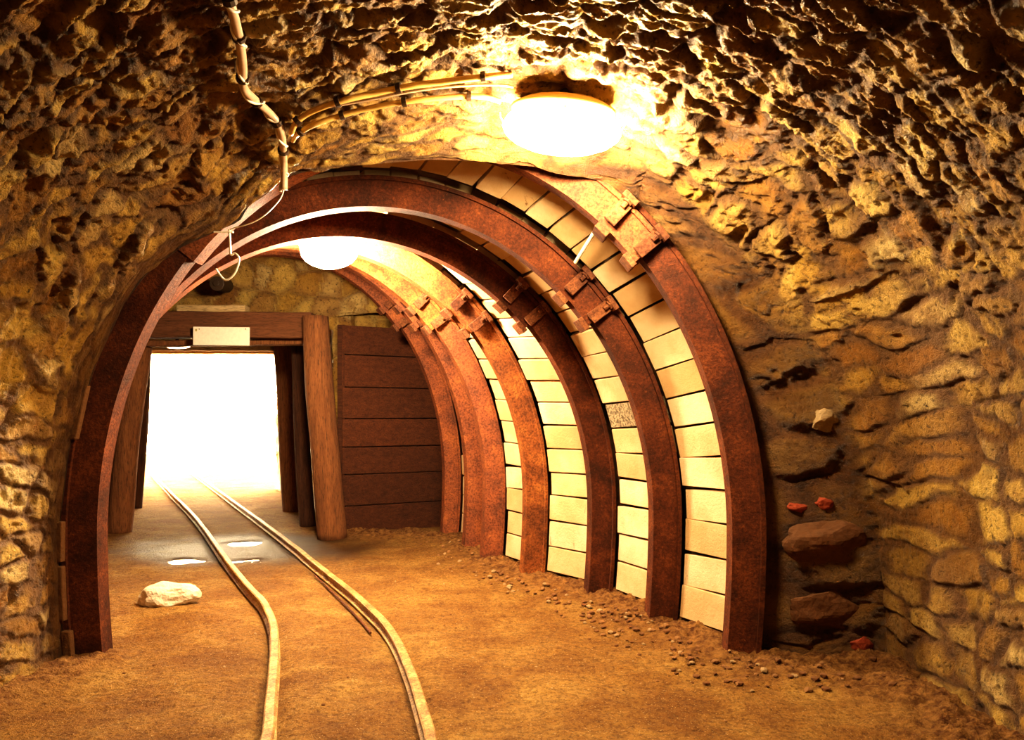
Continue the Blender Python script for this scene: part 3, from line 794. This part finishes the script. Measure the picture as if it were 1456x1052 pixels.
# ------------------------------------------------------------ cables
def smooth_pts(pts, k=4):
    out = []
    for i in range(len(pts) - 1):
        p0, p1, p2, p3 = pts[max(i - 1, 0)], pts[i], pts[i + 1], pts[min(i + 2, len(pts) - 1)]
        for j in range(k):
            t = j / k; out.append(.5 * ((2 * p1) + (p2 - p0) * t + (2 * p0 - 5 * p1 + 4 * p2 - p3) * t * t + (3 * p1 - p0 - 3 * p2 + p3) * t ** 3))
    out.append(pts[-1]); return out
def cable(name, pix, r, mat, label, off, cat='cable', par=None, k=4):
    fine_ = smooth_pts([Vector((x, y, 0)) for x, y in pix], k)
    hit = [on_vault(p.x, p.y, 0) - EYE for p in fine_]; dist = [min(v.length for v in hit[max(0, i - 2):i + 3]) for i in range(len(hit))]
    dist = [sum(dist[max(0, i - 2):i + 3]) / len(dist[max(0, i - 2):i + 3]) for i in range(len(dist))]
    pts = [EYE + v.normalized() * (d - off) for v, d in zip(hit, dist)]
    mb = MB(); mb.tube(pts, r, 8); o = mb.build(name, mat, par, smooth=True)
    if par is None: tag(o, label, cat)
    return o, pts
root = empty('cable_bundle', on_vault(345, 120, .03), 'twisted cable bundle running down the ceiling, upper left of the photo', 'cable')
pixA = [(318, -30), (326, 0), (334, 28), (341, 60), (345, 95), (346, 124), (360, 140), (380, 158), (394, 174), (401, 195), (403, 220), (404, 245), (404, 270)]
_, ptsA = cable('sheathed_cable', pixA, .016, M_sheath, '', .03, par=root)
tw = []
for i, p in enumerate(smooth_pts(ptsA, 3)): tw.append(p + Vector((math.cos(i * .33), 0, math.sin(i * .33))) * .018)
mb = MB(); mb.tube(tw, .005, 6); mb.build('thin_cable', M_wire, root, smooth=True)
for i in range(4, len(ptsA) - 3, 7):
    mb = MB(); t = (ptsA[i + 1] - ptsA[i - 1]).normalized(); mb.tube([ptsA[i] - t * .009, ptsA[i] + t * .009],   .023, 10); mb.build('clip', M_iron, root)
def conduit(pix, label, off, r, n=4):
    root = empty('conduit', on_vault(*pix[len(pix) // 2], .03), label, 'conduit', 'conduits running across the ceiling to the lamp')
    _, pts = cable('pipe', pix, r, M_cond, '', off, par=root)
    for i in np.linspace(5, len(pts) - 6, n).astype(int):
        t = (pts[i + 1] - pts[i - 1]).normalized(); mb = MB(); mb.tube([pts[i] - t * .009, pts[i] + t * .009], r * 1.7, 10)
        mb.build('clip', M_iron, root)
conduit([(414, 190), (420, 176), (440, 160), (480, 145), (530, 133), (580, 123), (640, 115), (700, 108), (728, 106)], 'upper yellow conduit curving over the ceiling towards the large lamp', .035, .012)
conduit([(416, 200), (424, 190), (450, 176), (500, 160), (560, 147), (620, 140), (680, 137), (712, 144)], 'lower yellow conduit curving over the ceiling towards the large lamp', .035, .011)
cable('lamp_cable', [(470, 152), (530, 141), (600, 128), (660, 122), (710, 121), (730, 124)], .005, M_sheath, 'thin brown cable between the two yellow conduits', .03)
# loose white wire hanging from the bundle to the arch
W0 = [px(404, 268, 3.44), px(400, 280, 3.44), px(390, 293, 3.45), (px(375, 307, 3.46)), px(360, 316, 3.47), px(345, 321, 3.48), px(330, 325, 3.5), px(326, 330, 3.5)]
root = empty('hanging_wire', W0[-1], 'thin white wire looping from the cable bundle to the nearest arch', 'wire')
mb = MB(); mb.tube(smooth_pts(W0), .0028, 6); mb.build('wire', M_wire, root, smooth=True)
mb = MB(); mb.tube(smooth_pts([px(x, y, 3.5) for x, y in [(326, 326), (327, 345), (328, 362), (334, 360), (340, 368), (336, 384), (329, 394), (320, 398), (312, 390), (307, 382)]]), .005, 6); mb.build('wire_loop', M_wire, root, smooth=True)
mb = MB(); mb.tube([px(304, 330, 3.49), px(332, 330, 3.5)], .004, 6); mb.build('hook', M_wire, root)
# grey rod leaning between the first two arches, upper right
a = px(846, 328, 3.84); b = px(818, 373, 4.05)
mb = MB(); mb.tube([a, b], .010, 8); o = mb.build('tie_rod', M_wire); tag(o, 'short pale tie rod between the first and second arches, upper right', 'rod')
# insulator on the far rock
c = px(308, 403, 7.3)
mb = MB(); mb.tube([c, c + Vector((0, .25, .02))], .07, 16); mb.tube([c + Vector((0, -.02, 0)), c + Vector((0, .0, 0))], .03, 12); o = mb.build('round_fitting', M_iron, bevel=.004); tag(o, 'dark round fitting on the rock above the portal', 'fitting')

# ------------------------------------------------------------ light, world, camera
w = bpy.data.worlds.new('World'); bpy.context.scene.world = w; w.use_nodes = True
bg = w.node_tree.nodes['Background']; bg.inputs[0].default_value = (1, .80, .50, 1); bg.inputs[1].default_value = 24.0

cam = bpy.data.cameras.new('camera'); co = bpy.data.objects.new('camera', cam); C.objects.link(co)
cam.sensor_fit = 'HORIZONTAL'; cam.sensor_width = 36; cam.lens = F / 1456 * 36
co.location = (0, 0, H); co.rotation_euler = (math.pi / 2, 0, 0)
cam.shift_y = (HY - 526) / 1456
cam.clip_start = .02
sc = bpy.context.scene; sc.camera = co
sc.view_settings.view_transform = 'Standard'; sc.view_settings.look = 'High Contrast'; sc.view_settings.exposure = 0.0; sc.view_settings.gamma = 1.0
try:
    sc.cycles.use_denoising = True; sc.cycles.denoiser = 'OPENIMAGEDENOISE'; sc.cycles.max_bounces = 6; sc.cycles.diffuse_bounces = 4
    sc.cycles.sample_clamp_indirect = 8
except Exception: pass
